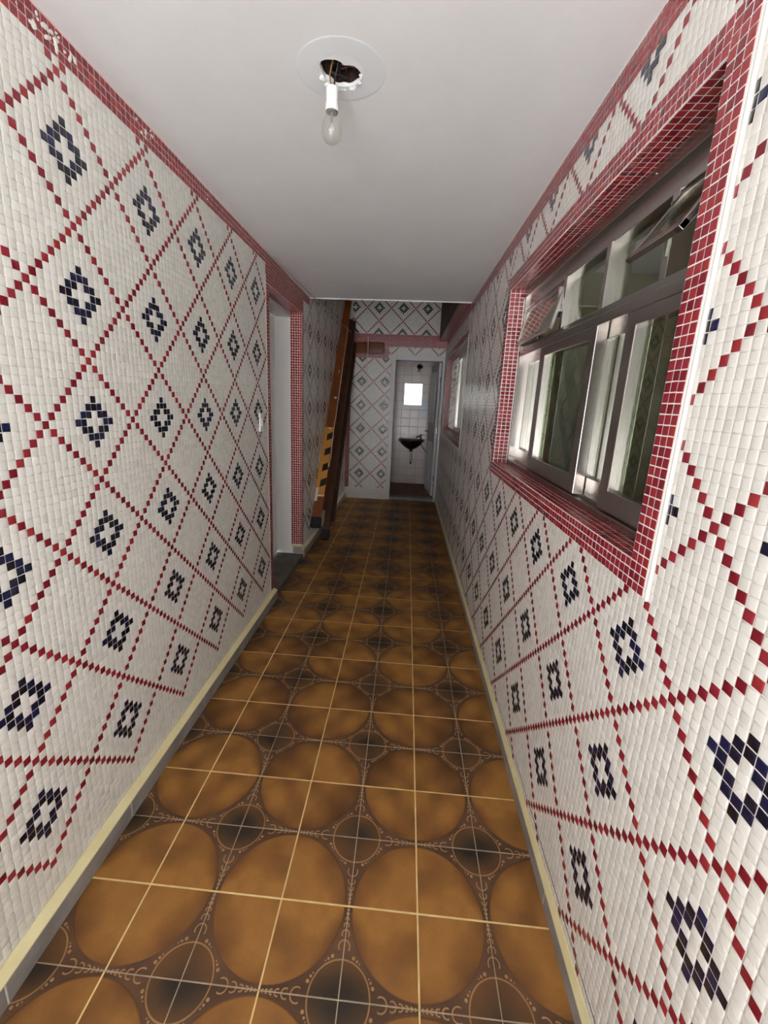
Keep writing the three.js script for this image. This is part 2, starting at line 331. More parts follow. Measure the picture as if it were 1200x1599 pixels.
// ------------------------------------------------------------ right wall, two windows
const WN = { z0: -2.53, z1: -0.85, y0: 1.13, y1: 2.165, f: 0.064 };            // outer edge of the red surround
const ON = { z0: WN.z0 + WN.f, z1: WN.z1 - WN.f, y0: WN.y0 + 0.062, y1: WN.y1 - 0.063 };   // opening
const OF = { z0: -6.2, z1: -4.095, y0: 1.155, y1: 2.1 };
const RT = 0.16;
const wallRight = struct('wall_right');
{
  const x0 = XR, x1 = XR + RT;
  const b = [box(x0, x1, -0.02, ON.y0, ON.z0, ZF), box(x0, x1, ON.y0, ON.y1, ON.z1, ZF), box(x0, x1, ON.y1, 3.3, ON.z0, ZF),
    box(x0, x1, -0.02, 3.3, OF.z1, ON.z0), box(x0, x1, -0.02, OF.y0, OF.z0, OF.z1), box(x0, x1, OF.y1, 3.3, OF.z0, OF.z1), box(x0, x1, -0.02, 3.3, ZB - 0.15, OF.z0)];
  obj('plaster', b, M.grout, wallRight);
  const mo = new Mosaic(wallRight), grid = { O: V3(XR, 0, 0), U: vZ, V: vY, u0: R.z0, v0: R.y0, pu: R.pu, pv: R.pv };
  const rowed = (i, j) => (j >= 64 ? 'red' : lattice(i, j));
  const yb = 0.087, yt = YC - 0.006;
  mo.field(grid, [WN.z0, 0.3, yb, WN.y0 - 0.003], rowed);
  mo.field({ ...grid, u0: R.z0 + 0.0035 }, [WN.z1 + 0.013, 0.3, WN.y0 - 0.003, yt], rowed);
  mo.field(grid, [WN.z0, WN.z1 + 0.013, WN.y1, yt], rowed);
  mo.field(grid, [OF.z1 + 0.006, WN.z0, yb, yt], rowed);
  mo.field(grid, [OF.z0, OF.z1, OF.y1 + 0.065, yt], rowed);
  mo.field(grid, [OF.z0, OF.z1, OF.y1, OF.y1 + 0.065], RED);
  mo.field(grid, [OF.z0, OF.z1, OF.y0 - 0.065, OF.y0], RED);
  mo.field(grid, [OF.z0, OF.z1, yb, OF.y0 - 0.065], rowed);
  mo.field(grid, [ZB, OF.z0, yb, yt], rowed);
  // reveals of the far window
  mo.field({ ...grid, O: V3(XR, 0, OF.z0), U: vX, u0: 0.011 }, [0, 0.09, OF.y0, OF.y1], RED);
  mo.field({ O: V3(XR, OF.y0, 0), U: vX, V: nZ, u0: 0.011, v0: 0, pu: 0.0213, pv: 0.0213 }, [0, 0.08, -OF.z1, -OF.z0], RED);
  mo.field({ O: V3(XR, OF.y1, 0), U: vX, V: vZ, u0: 0.011, v0: 0, pu: 0.0213, pv: 0.0213 }, [0, 0.08, OF.z0, OF.z1], RED);
  mo.finish();
  const bead = std({ color: 0xece8e0, roughness: 0.6 });
  obj('edge_grout', box(XR - 0.004, XR, OF.y0 - 0.07, OF.y1 + 0.03, OF.z1 - 0.001, OF.z1 + 0.006), bead, wallRight);
  // open joint a little above the baseboard
  obj('joint', box(XR - 0.0022, XR, 0.118, 0.1205, -3.2, 0.3), std({ color: 0x6d6256, roughness: 0.9 }), wallRight);
}
// red surround of the near window, standing a little proud
{
  const t = struct('trim_1'), p = 0.008, xf = XR - p;
  obj('grout_bed', [box(xf, XR, WN.y0, WN.y1, WN.z1 - WN.f, WN.z1 + 0.004), box(xf, XR, WN.y0, WN.y1, WN.z0, WN.z0 + WN.f), box(xf, XR, WN.y0, ON.y0, WN.z0 + WN.f, WN.z1 - WN.f), box(xf, XR, ON.y1, WN.y1, WN.z0 + WN.f, WN.z1 - WN.f)], std({ color: 0xeeebe6, roughness: 0.8 }), t);
  obj('edge_grout', box(XR - 0.0075, XR, WN.y0 - 0.004, WN.y1 + 0.02, WN.z1 + 0.0005, WN.z1 + 0.012, 0.003), std({ color: 0xd8d5cf, roughness: 0.7 }), t);
  const mo = new Mosaic(t), pu = 0.02127, pv = 0.02079, gap = 0.0024;
  const grid = { O: V3(xf, 0, 0), U: vZ, V: vY, u0: WN.z1 - pu / 2, v0: WN.y0 + pv / 2, pu, pv, gap };
  mo.field(grid, [ON.z1, WN.z1, WN.y0, WN.y1], RED);
  mo.field({ ...grid, u0: WN.z0 + pu / 2 }, [WN.z0, ON.z0, WN.y0, WN.y1], RED);
  mo.field(grid, [ON.z0, ON.z1, WN.y0, ON.y0], RED);
  mo.field({ ...grid, v0: WN.y1 - pv / 2 }, [ON.z0, ON.z1, ON.y1, WN.y1], RED);
  const dep = 0.078;   // reveals run back to the aluminium frame
  mo.field({ O: V3(xf, 0, ON.z0), U: vX, V: vY, u0: 0.013, v0: WN.y0 + pv / 2, pu: 0.0243, pv, gap: 0.0028 }, [0, dep, ON.y0, ON.y1], RED);
  mo.field({ O: V3(xf, ON.y1, 0), U: vX, V: vZ, u0: 0.013, v0: WN.z1, pu: 0.0213, pv: pu, gap: 0.0022 }, [0, dep, ON.z0, ON.z1], RED);
  mo.field({ O: V3(xf, ON.y0, 0), U: vX, V: nZ, u0: 0.013, v0: -WN.z1, pu: 0.0213, pv: pu, gap: 0.0022 }, [0, dep, -ON.z1, -ON.z0], RED);
  mo.field({ O: V3(xf, 0, ON.z1), U: nX, V: vY, u0: -0.013, v0: WN.y0 + pv / 2, pu: 0.0213, pv, gap: 0.0022 }, [-dep, 0, ON.y0, ON.y1], RED);
  mo.finish();
}

// ------------------------------------------------------------ near window: four sashes below, hinged vents above
{
  const w = struct('window_1'), xa = 0.588, xb = 0.668;           // frame depth
  const z0 = ON.z0, z1 = ON.z1, y0 = ON.y0, y1 = ON.y1;
  obj('frame', [
    box(xa, xb, y0, y0 + 0.022, z0, z1, 0.002), box(xa + 0.02, xb, y0 + 0.022, y0 + 0.036, z0, z1, 0.002), box(xa + 0.045, xa + 0.05, y0 + 0.03, y0 + 0.05, z0, z1),
    box(xa, xb, y0, y1, z0, z0 + 0.03, 0.002), box(xa, xb, y0, y1, z1 - 0.03, z1, 0.002),
    box(xa - 0.004, xb, y1 - 0.042, y1 - 0.001, z0, z1, 0.003), box(xa + 0.012, xb, y1 - 0.095, y1 - 0.03, z0, z1, 0.003),
    box(xa, xb, 1.768, 1.8, z0, z1, 0.003), box(xa + 0.008, xb, 1.8, 1.822, z0, z1, 0.003)], M.metal, w);
  for (const z of [-1.868, -1.5, -1.165]) obj('mullion', box(xa + 0.008, xb, 1.82, y1 - 0.09, z - 0.014, z + 0.014, 0.002), M.metal, w);
  // sashes run on two tracks; each is a mitred frame round its own pane
  const sash = (za, zb, xs, s0, s1) => {
    const ya = y0 + 0.03, yb = 1.772, d = 0.036, rail = 0.058, head = 0.04;
    const mit = (list, y) => { const sh = new THREE.Shape(list.map((p) => new THREE.Vector2(...p))); const g = new THREE.ExtrudeGeometry(sh, { depth: d - 0.004, bevelEnabled: true, bevelThickness: 0.002, bevelSize: 0.0015, bevelSegments: 1 }); g.rotateY(-Math.PI / 2); g.scale(1, 1, 1); g.translate(xs + d - 0.002, 0, 0); return metreUV(g); };
    // shape x is z in the world, shape y is height
    const fr = [mit([[za, ya], [zb, ya], [zb - s1, ya + rail], [za + s0, ya + rail]]), mit([[za, yb], [za + s0, yb - head], [zb - s1, yb - head], [zb, yb]]),
      mit([[za, ya], [za + s0, ya + rail], [za + s0, yb - head], [za, yb]]), mit([[zb, ya], [zb, yb], [zb - s1, yb - head], [zb - s1, ya + rail]])];
    const f = obj('sash', fr, M.metal, w);
    obj('pane', box(xs + d / 2 - 0.002, xs + d / 2 + 0.002, ya + rail - 0.004, yb - head + 0.004, za + s0 - 0.004, zb - s1 + 0.004), M.glass, f);
    return f;
  };
  sash(z0 + 0.028, -1.98, 0.629, 0.05, 0.055); sash(-1.56, -1.235, 0.629, 0.06, 0.06);       // back track
  sash(-2.07, -1.485, 0.591, 0.062, 0.055); sash(-1.29, z1 - 0.002, 0.591, 0.05, 0.04);      // front track
  const vent = (za, zb, open) => {                                // top hung vent; its foot swings into the corridor
    const v = new THREE.Group(); v.name = numbered('vent'); v.position.set(xa + 0.022, y1 - 0.1, 0); v.rotation.z = -open; w.add(v);
    const h = 0.185;
    obj('vent_frame', [box(-0.007, 0.007, -h, -h + 0.02, za, zb, 0.002), box(-0.007, 0.007, -0.022, 0, za, zb, 0.002), box(-0.007, 0.007, -h, 0, za, za + 0.02, 0.002), box(-0.007, 0.007, -h, 0, zb - 0.02, zb, 0.002)], M.metal, v);
    obj('vent_pane', box(-0.002, 0.002, -h + 0.02, -0.02, za + 0.02, zb - 0.02), M.glass, v);
    obj('stay', [box(-0.006, 0.03, -h * 0.62, -h * 0.5, za + 0.002, za + 0.005), box(-0.006, 0.03, -h * 0.62, -h * 0.5, zb - 0.005, zb - 0.002)], M.steel, v);
  };
  vent(z0 + 0.03, -1.884, 0.24); vent(-1.15, z1 - 0.03, 0.62);
  for (const [za, zb] of [[-1.854, -1.514], [-1.486, -1.179]]) obj('fixed_pane', box(xa + 0.034, xa + 0.038, 1.815, y1 - 0.088, za, zb), M.glass, w);
  for (const z of [-2.43, -1.9, -1.15, -0.99]) obj('bracket', [box(xa - 0.001, xa + 0.05, 1.87, 1.985, z - 0.012, z - 0.0095), cyl(0.003, 0.003, 0.006, xa + 0.02, 1.9, z - 0.012, 8), cyl(0.003, 0.003, 0.006, xa + 0.02, 1.96, z - 0.012, 8)], M.steel, w);
  for (const z of [-1.25, -1.75, -2.2]) obj('screw', (() => { const g = new THREE.SphereGeometry(0.003, 10, 8); g.translate(xa - 0.004, y1 - 0.02, z); return g; })(), M.steel, w);
}

// ------------------------------------------------------------ kitchen behind the near window
{
  const k = struct('wall_kitchen'), x0 = XR + RT, x1 = 3.3, z0 = -3.9, z1 = 0.5, h = 2.6;
  obj('plaster', [box(x1, x1 + 0.1, 0, 0.9, z0 - 0.1, z1), box(x1, x1 + 0.1, 2.1, h, z0 - 0.1, z1), box(x1, x1 + 0.1, 0.9, 2.1, z0 - 0.1, -1.6), box(x1, x1 + 0.1, 0.9, 2.1, -0.8, z1), box(x0, 1.0, 0, h, z0 - 0.1, z0 - 0.012), box(1.53, x1, 0, h, z0 - 0.1, z0 - 0.012), box(1.0, 1.53, 2.1, h, z0 - 0.1, z0 - 0.012), box(x0, x1 + 0.1, 0, h, z1, z1 + 0.1)], M.roomTile[0], k);
  obj('dark_passage', [box(0.75, 1.8, 0, h, z0 - 1.3, z0 - 1.2), box(0.7, 0.8, 0, h, z0 - 1.3, z0 - 0.1), box(1.75, 1.85, 0, h, z0 - 1.3, z0 - 0.1)], M.darkPlaster, k);
  const t = 0.152;
  for (let y = 0.9; y + t < 2.3; y += t) {
    for (let x = x0; x + t < x1; x += t) { if (x + t > 0.98 && x < 1.53 && y < 2.05) continue; const c = Math.round((x - x0) / t); obj('wall_tile', box(x + 0.001, x + t - 0.001, y + 0.001, y + t - 0.001, z0 - 0.013, z0, 0.002), c % 4 === 2 ? M.roomDecor[(hash(c, y * 100, 3) * 2) | 0] : M.roomTile[(hash(c, y * 100, 4) * 3) | 0], k); }
    for (let z = z0; z + t < -2.4; z += t) { const c = Math.round((z - z0) / t); obj('wall_tile', box(x1 - 0.012, x1, y + 0.001, y + t - 0.001, z + 0.001, z + t - 0.001, 0.002), c % 5 === 3 ? M.roomDecor[(hash(c, y * 100, 5) * 2) | 0] : M.roomTile[(hash(c, y * 100, 6) * 3) | 0], k); }
  }
  const kw = struct('window_3'); obj('frame', [box(x1, x1 + 0.06, 0.9, 0.95, -1.6, -0.8), box(x1, x1 + 0.06, 2.05, 2.1, -1.6, -0.8), box(x1, x1 + 0.06, 0.9, 2.1, -1.6, -1.55), box(x1, x1 + 0.06, 0.9, 2.1, -0.85, -0.8), box(x1, x1 + 0.06, 0.9, 2.1, -1.22, -1.18)], M.metal, kw);
  const fl = struct('floor_kitchen'); obj('slab', box(x0, x1 + 0.1, -0.1, 0, z0 - 1.3, z1 + 0.1), M.concrete, fl);
  const cl = struct('ceiling_kitchen'); obj('slab', box(x0, x1 + 0.1, h, h + 0.1, z0 - 1.3, z1 + 0.1), M.plaster, cl);
  const dr = struct('door_3'); obj('frame', [box(0.98, 1.02, 0, 2.1, z0 - 0.1, z0 + 0.01, 0.003), box(1.51, 1.53, 0, 2.1, z0 - 0.1, z0 + 0.01, 0.003), box(0.98, 1.53, 2.06, 2.1, z0 - 0.1, z0 + 0.01, 0.003)], M.darkPlaster, dr);
  obj('leaf', box(1.02, 1.34, 0.01, 2.06, z0 - 0.03, z0 + 0.006, 0.003), M.whitePaint, dr);
}

// ------------------------------------------------------------ far window: louvres and bright frosted leaves, a white light well outside
{
  const w = struct('window_2'), xa = 0.6, xb = 0.66, { z0, z1, y0, y1 } = OF;
  obj('frame', [box(xa, xb, y0, y0 + 0.03, z0, z1, 0.002), box(xa, xb, y1 - 0.03, y1, z0, z1, 0.002), box(xa, xb, y0, y1, z0, z0 + 0.03, 0.002), box(xa, xb, y0, y1, z1 - 0.03, z1, 0.002), box(xa, xb, y0, y1, -5.5, -5.46, 0.002)], M.metal, w);
  for (let k = 0; k < 11; k++) {
    const y = y0 + 0.07 + k * 0.08, g = new RoundedBoxGeometry(0.006, 0.095, 0.66, 2, 0.002); g.rotateZ(-0.75); g.translate(xa + 0.03, y, -5.82);
    obj('louvre', g, M.frost, w);
  }
  for (const [za, zb] of [[-5.455, -4.82], [-4.79, -4.13]]) {
    const f = obj('leaf', [box(xa + 0.004, xa + 0.04, y0 + 0.03, y0 + 0.075, za, zb, 0.003), box(xa + 0.004, xa + 0.04, y1 - 0.075, y1 - 0.03, za, zb, 0.003), box(xa + 0.004, xa + 0.04, y0 + 0.03, y1 - 0.03, za, za + 0.045, 0.003), box(xa + 0.004, xa + 0.04, y0 + 0.03, y1 - 0.03, zb - 0.045, zb, 0.003)], M.metal, w);
    obj('pane', box(xa + 0.02, xa + 0.024, y0 + 0.07, y1 - 0.07, za + 0.04, zb - 0.04), M.glass, f);
  }
  const s = struct('wall_light_well');
  obj('plaster', [box(1.9, 2.0, -0.1, 3.4, -6.9, -4.0), box(XR + RT, 2.0, -0.1, 3.4, -4.0, -3.92), box(XR + RT, 2.0, -0.1, 3.4, -6.98, -6.9), box(XR + RT, 2.0, -0.1, 0, -6.9, -4.0), box(XR + RT, 1.6, 3.3, 3.4, -6.9, -4.0)], M.plaster, s);
}

// ------------------------------------------------------------ ceiling with the broken lamp hole
const HOLE = [-0.236, -1.401];
{
  const c = struct('ceiling');
  const outline = (pad) => {
    const s = new THREE.Shape([[XL - 0.02, -ZF], [XR + 0.02, -ZF], [XR + 0.02, -ZCEIL], [XL - 0.02, -ZCEIL]].map((p) => new THREE.Vector2(...p)));
    const h = new THREE.Path(), pts = [];
    for (let k = 0; k < 40; k++) {
      const a = k / 40 * Math.PI * 2, wob = 0.88 + 0.16 * Math.sin(a * 2 + 0.6) + 0.09 * Math.sin(a * 3 + 2) + 0.05 * Math.sin(a * 7) + 0.04 * (hash(k, 3, 1) - 0.5);
      pts.push(new THREE.Vector2(HOLE[0] + Math.cos(a) * (0.057 + pad) * wob, -HOLE[1] + 0.013 + Math.sin(a) * (0.062 + pad) * wob));
    }
    h.setFromPoints(pts); h.closePath(); s.holes.push(h); return s;
  };
  const ext = (s, y, d) => { const g = new THREE.ExtrudeGeometry(s, { depth: d, bevelEnabled: false, curveSegments: 4 }); g.rotateX(-Math.PI / 2); g.translate(0, y, 0); return metreUV(g); };
  obj('plaster', ext(outline(0), YC, 0.012), M.ceiling, c);
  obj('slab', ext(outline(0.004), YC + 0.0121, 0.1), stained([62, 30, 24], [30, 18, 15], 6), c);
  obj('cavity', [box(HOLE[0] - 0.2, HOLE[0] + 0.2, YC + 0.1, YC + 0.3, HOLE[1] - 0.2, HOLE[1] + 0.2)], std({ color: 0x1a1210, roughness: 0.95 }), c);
  obj('slab_top', box(XL - 0.02, XR + 0.02, YC + 0.2, YC + 0.32, ZCEIL, ZF), M.plaster, c);
  // round patch where a lamp plate used to sit: a shallow disc with a soft rim
  const ring = lathe([[0.062, -0.0004], [0.066, -0.0008], [0.112, -0.0008], [0.118, -0.0009], [0.122, -0.0006], [0.125, 0.0002]], 64); ring.scale(1, 1, 0.95); ring.translate(HOLE[0] + 0.003, YC, HOLE[1] + 0.0);
  obj('lamp_patch', metreUV(ring), M.patch, c);
  // crumbs of render along the rim
  const cr = []; for (let k = 0; k < 26; k++) { const a = rr(-3.05, -0.1), g = new THREE.DodecahedronGeometry(rr(0.003, 0.008), 0); g.scale(1.3, 0.6, 1); g.rotateY(rr(0, 3)); g.translate(HOLE[0] + Math.cos(a) * 0.056, YC + rr(-0.004, 0.004), HOLE[1] - 0.013 + Math.sin(a) * 0.058); cr.push(g); }
  obj('render_crumbs', cr, M.ceiling, c);
  obj('drip_edge', box(XL, XR, YC - 0.009, YC + 0.2, ZCEIL - 0.012, ZCEIL, 0.003), M.whitePaint, c);
  // dark shaft over the far end
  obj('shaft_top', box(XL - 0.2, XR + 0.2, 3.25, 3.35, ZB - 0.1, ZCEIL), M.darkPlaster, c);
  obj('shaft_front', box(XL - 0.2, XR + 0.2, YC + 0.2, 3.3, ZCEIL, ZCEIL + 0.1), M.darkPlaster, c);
}
// beam along the right wall under the stair, with a mosaic underside
{
  const t = struct('trim_2'), bx = 0.412, yb = YC - 0.012;
  obj('beam', box(bx, XR, yb, 3.25, ZB, ZCEIL - 0.013, 0.004), M.darkPlaster, t);
  const mo = new Mosaic(t); mo.field({ O: V3(bx, yb, 0), U: vX, V: vZ, u0: 0.011, v0: 0, pu: 0.0213, pv: 0.0213 }, [0, XR - bx, ZB, ZCEIL - 0.02], RED); mo.finish();
}

// ------------------------------------------------------------ back wall, amber blocks, bathroom door
const BD = { x0: -0.2, x1: 0.486, y1: 2.098, fx0: -0.262, fx1: 0.519, fy1: 2.165 };
const wallBack = struct('wall_back');
{
  const z1 = ZB, z0 = ZB - 0.13;
  obj('plaster', [box(XL, BD.x0 - 0.02, -0.02, 3.3, z0, z1), box(BD.x0 - 0.02, XR, BD.y1 + 0.03, 3.3, z0, z1), box(BD.x1 + 0.01, XR, -0.02, 2.2, z0, z1)], M.grout, wallBack);
  const p = 0.0216, mo = new Mosaic(wallBack), at = (u0, v0) => ({ O: V3(0, 0, z1), U: vX, V: vY, u0, v0, pu: p, pv: p, gap: 0.0018 });
  const lx = -0.853, xr = -0.306;
  mo.field(at(-0.692, 1.434), [lx, BD.fx0, 0.165, 2.115], lattice);
  mo.field(at(lx - p / 2, 1.434), [XL, lx, 0.165, 2.45], RED);
  mo.field(at(lx + p / 2, 2.126), [lx, xr, 2.115, 2.178], RED);
  mo.field(at(xr - p / 2, 2.2), [-0.371, xr, 2.178, 2.336], RED);
  mo.field(at(lx + p / 2, 2.346), [lx, xr, 2.336, 2.45], RED);
  mo.field(at(xr + p / 2, 2.346), [xr, XR, 2.342, 2.45], RED);
  mo.field({ ...at(xr + p / 2, 2.29), lift: 0.011 }, [xr, XR, 2.278, 2.342], RED);
  mo.field({ ...at(0.075, 2.17 + 8 * p), lift: 0.011 }, [xr, XR, 2.167, 2.278], lattice);
  mo.field(at(-0.125, 2.8), [lx, 0.412, 2.45, 3.2], lattice);
  mo.finish();
  obj('grout_bed', box(xr, XR, 2.15, 2.343, z1, z1 + 0.011, 0.002), M.grout, wallBack);
  obj('grout_bed', [box(XL, lx, 0.165, 2.45, z1, z1 + 0.0004), box(lx, xr, 2.115, 2.178, z1, z1 + 0.0004), box(-0.371, xr, 2.178, 2.336, z1, z1 + 0.0004), box(lx, xr, 2.336, 2.45, z1, z1 + 0.0004), box(xr, XR, 2.342, 2.45, z1, z1 + 0.0004), box(xr, XR, 2.278, 2.342, z1 + 0.011, z1 + 0.0114)], M.redGrout, wallBack);
  const amberGeo = new RoundedBoxGeometry(0.212, 0.152, 0.05, 3, 0.012);
  for (const x of [-0.749, -0.5]) { const b = obj('glass_block', metreUV(amberGeo.clone()), M.amber, wallBack); b.position.set(x < -0.6 ? -0.7505 : x, 2.257, z1 - 0.015); b.scale.x = x < -0.6 ? 0.985 : 1.205; b.userData.label = 'amber glass block'; }
  obj('block_mortar', [box(lx, -0.371, 2.178, 2.182, z1, z1 + 0.004), box(lx, -0.371, 2.332, 2.336, z1, z1 + 0.004), box(-0.648, -0.626, 2.176, 2.338, z1, z1 + 0.006), box(-0.376, -0.371, 2.18, 2.335, z1, z1 + 0.004)], std({ color: 0x6a3423, roughness: 0.8 }), wallBack);
}
{
  const d = struct('door_2'), zf = ZB + 0.014;
  obj('frame', [box(BD.fx0, BD.x0, 0.0, BD.fy1, ZB - 0.13, zf, 0.004), box(BD.x1, BD.fx1, 0.0, BD.fy1, ZB - 0.13, zf, 0.004), box(BD.x0, BD.x1, BD.y1, BD.fy1, ZB - 0.13, zf, 0.004)], M.greyPaint, d);
  obj('sill', box(BD.x0, BD.x1, 0, 0.052, ZB - 0.13, zf, 0.004), M.base, d);
  // leaf swung into the bathroom
  const leaf = new THREE.Group(); leaf.name = numbered('leaf'); d.add(leaf);
  leaf.position.set(BD.x1 - 0.004, 0, ZB - 0.125); leaf.rotation.y = Math.atan2(0.078, 0.68);
  obj('panel', box(-0.036, 0, 0.068, BD.y1 - 0.008, -0.655, -0.003, 0.003), M.greyPaint, leaf);
  const rib = []; for (const [ya, yb] of [[1.2, 1.98], [0.14, 0.9]]) for (let k = 0; k < 4; k++) rib.push(box(-0.05, -0.036, ya, yb, -0.56 + k * 0.125, -0.5 + k * 0.125, 0.006));
  for (const g of rib) obj('moulding', g, M.greyPaint, leaf);
  obj('handle', [cyl(0.02, 0.02, 0.01, 0, 0, 0, 16).rotateZ(Math.PI / 2).translate(-0.04, 1.05, -0.6), tube([[-0.04, 1.05, -0.6], [-0.085, 1.05, -0.6], [-0.09, 1.05, -0.58], [-0.09, 1.05, -0.5]], 0.008)], M.metalDark, leaf);
  for (const y of [0.35, 1.1, 1.85]) obj('hinge', cyl(0.007, 0.007, 0.08, -0.01, y, 0.006, 12), M.steel, leaf);
}

// ------------------------------------------------------------ bathroom
const ZW = -7.7, BF = 0.05;
{
  const w = struct('wall_bathroom'), xl = -0.62, xr = 0.66, h = 2.5;
  obj('plaster', [box(xl, xr, 0, h, ZW - 0.1, ZW - 0.008), box(xr, xr + 0.02, 0, h, ZW - 0.1, ZB - 0.13)], std({ color: 0x9c8d84, roughness: 0.85 }), w);
  const wl = struct('wall_bathroom_left'); obj('plaster', box(xl - 0.1, xl, 0, h, ZW - 0.1, ZB - 0.1), M.grout, wl);
  const tx = 0.152, ty = 0.1475, bx = -0.091, by = BF;
  for (let i = -4; i < 5; i++) for (let j = 0; j < 16; j++) {
    const x = bx + i * tx, y = by + j * ty; if (x < xl || x + tx > xr + 0.02) continue;
    const decor = i === 2 && (j === 8 || j === 9);
    const g = new RoundedBoxGeometry(tx - 0.003, ty - 0.003, 0.009, 1, 0.002), m = obj('wall_tile', g, decor ? M.decorTile : M.wallTile[(hash(i, j, 8) * 3) | 0], w);
    m.position.set(x + tx / 2, y + ty / 2, ZW - 0.0045); m.rotation.set((hash(i, j, 1) - 0.5) * 0.01, (hash(i, j, 2) - 0.5) * 0.01, 0);
  }
  for (let i = 0; i < 8; i++) for (let j = 0; j < 16; j++) { const m = obj('wall_tile', new RoundedBoxGeometry(0.009, ty - 0.003, tx - 0.003, 1, 0.002), M.wallTile[(hash(i, j, 18) * 3) | 0], wl); m.position.set(xl + 0.0045, by + (j + 0.5) * ty, ZW + (i + 0.5) * tx); }
  const c = struct('ceiling_bathroom'); obj('slab', box(xl - 0.1, xr + 0.1, h, h + 0.1, ZW - 0.1, ZB), M.plaster, c);
  const f = struct('floor_bathroom'); obj('grout_bed', box(xl - 0.1, xr + 0.1, -0.1, BF - 0.003, ZW - 0.1, ZB - 0.13), M.base, f);
  for (let i = 0; i < 9; i++) for (let j = 0; j < 8; j++) obj('floor_tile', box(xl + i * 0.15 + 0.002, xl + i * 0.15 + 0.148, BF - 0.008, BF, ZW + j * 0.15 + 0.002, ZW + j * 0.15 + 0.148, 0.002), M.brownTile[(hash(i, j, 28) * 3) | 0], f);
}
{
  const m = thing('wall_mirror', 'small rectangular mirror on the tiled bathroom wall above the dark washbasin, reflecting white daylight', 'mirror', [0.098, 1.64, ZW]);
  obj('mirror_glass', new RoundedBoxGeometry(0.308, 0.36, 0.006, 1, 0.001).translate(0, 0, 0.006), std({ color: 0xf4f6f6, metalness: 1, roughness: 0.02 }), m);
  obj('backing', box(-0.15, 0.15, -0.176, 0.176, 0, 0.003), M.darkPlaster, m);
  // washbasin
  const glaze = std({ color: 0x2a1210, roughness: 0.12, clearcoat: 0.8 });
  const b = thing('washbasin', 'dark brown oval wall-hung washbasin below the mirror in the bathroom', 'washbasin', [0.112, 0.85, ZW]);
  const bowl = new THREE.LatheGeometry([[0.0, -0.165], [0.035, -0.16], [0.075, -0.14], [0.135, -0.1], [0.185, -0.05], [0.205, -0.012], [0.222, 0], [0.232, 0.004], [0.228, 0.012], [0.205, 0.01], [0.188, -0.012], [0.15, -0.07], [0.06, -0.115], [0.0, -0.12]].map((p) => new THREE.Vector2(...p)), 40);
  bowl.scale(1, 1, 0.72); bowl.translate(0, 0, 0.19);
  const ledge = new RoundedBoxGeometry(0.47, 0.05, 0.1, 3, 0.018); ledge.translate(0, -0.005, 0.055);
  obj('basin', [bowl, ledge], glaze, b);
  obj('drain_collar', lathe([[0.0, -0.2], [0.024, -0.195], [0.032, -0.17], [0.036, -0.15], [0.03, -0.148]], 20).translate(0, 0, 0.19), M.metalDark, b);
  obj('drain_pipe', tube([[0.006, -0.19, 0.19], [0.006, -0.3, 0.19], [0.006, -0.385, 0.185], [0.006, -0.405, 0.16], [0.006, -0.39, 0.13], [0.006, -0.37, 0.1], [0.006, -0.36, 0.005]], 0.019, 40, 12), M.steel, b);
  obj('supply_hose', tube([[0.16, -0.04, 0.07], [0.2, -0.11, 0.07], [0.25, -0.17, 0.05], [0.29, -0.21, 0.004]], 0.008), M.steel, b);
  const tp = thing('tap', 'small metal cross-handled tap at the right end of the dark washbasin', 'tap', [0.27, 0.868, ZW + 0.06]);
  obj('spout', [cyl(0.014, 0.016, 0.05, 0.01, 0.025, 0), tube([[0.01, 0.03, 0], [-0.02, 0.045, 0.01], [-0.06, 0.042, 0.03], [-0.075, 0.025, 0.035]], 0.011)], M.metalDark, tp);
  obj('handle', [cyl(0.008, 0.01, 0.03, 0.01, 0.06, 0), box(-0.02, 0.04, 0.075, 0.086, -0.006, 0.006, 0.003), box(0.004, 0.016, 0.075, 0.086, -0.03, 0.03, 0.003)], M.metalDark, tp);
  const lp = thing('wall_lamp', 'black lamp holder with a bare bulb high on the bathroom wall', 'lamp', [0.176, 2.1, ZW]);
  obj('holder', [cyl(0.042, 0.042, 0.014, 0, 0, 0, 24).rotateX(Math.PI / 2).translate(0, 0.01, 0.008), tube([[0, 0.01, 0.01], [0, 0.025, 0.05], [-0.006, 0.01, 0.085]], 0.014), cyl(0.024, 0.026, 0.045, -0.008, -0.004, 0.086), box(0.02, 0.058, -0.02, 0.03, 0.004, 0.04, 0.006)], M.rubber, lp);
  obj('bulb', lathe([[0, -0.085], [0.018, -0.08], [0.028, -0.06], [0.024, -0.038], [0.014, -0.02], [0.013, -0.01]], 20).translate(-0.008, -0.005, 0.086), M.clear, lp);
  const vl = obj('stop_valve', [cyl(0.012, 0.012, 0.03, 0, 0, 0).rotateX(Math.PI / 2).translate(0.43, 0.58, ZW + 0.018), box(0.41, 0.45, 0.57, 0.59, ZW + 0.03, ZW + 0.04, 0.003)], M.metalDark);
  tag(vl, 'small metal stop valve on the bathroom wall beside the open door leaf', 'valve');
}

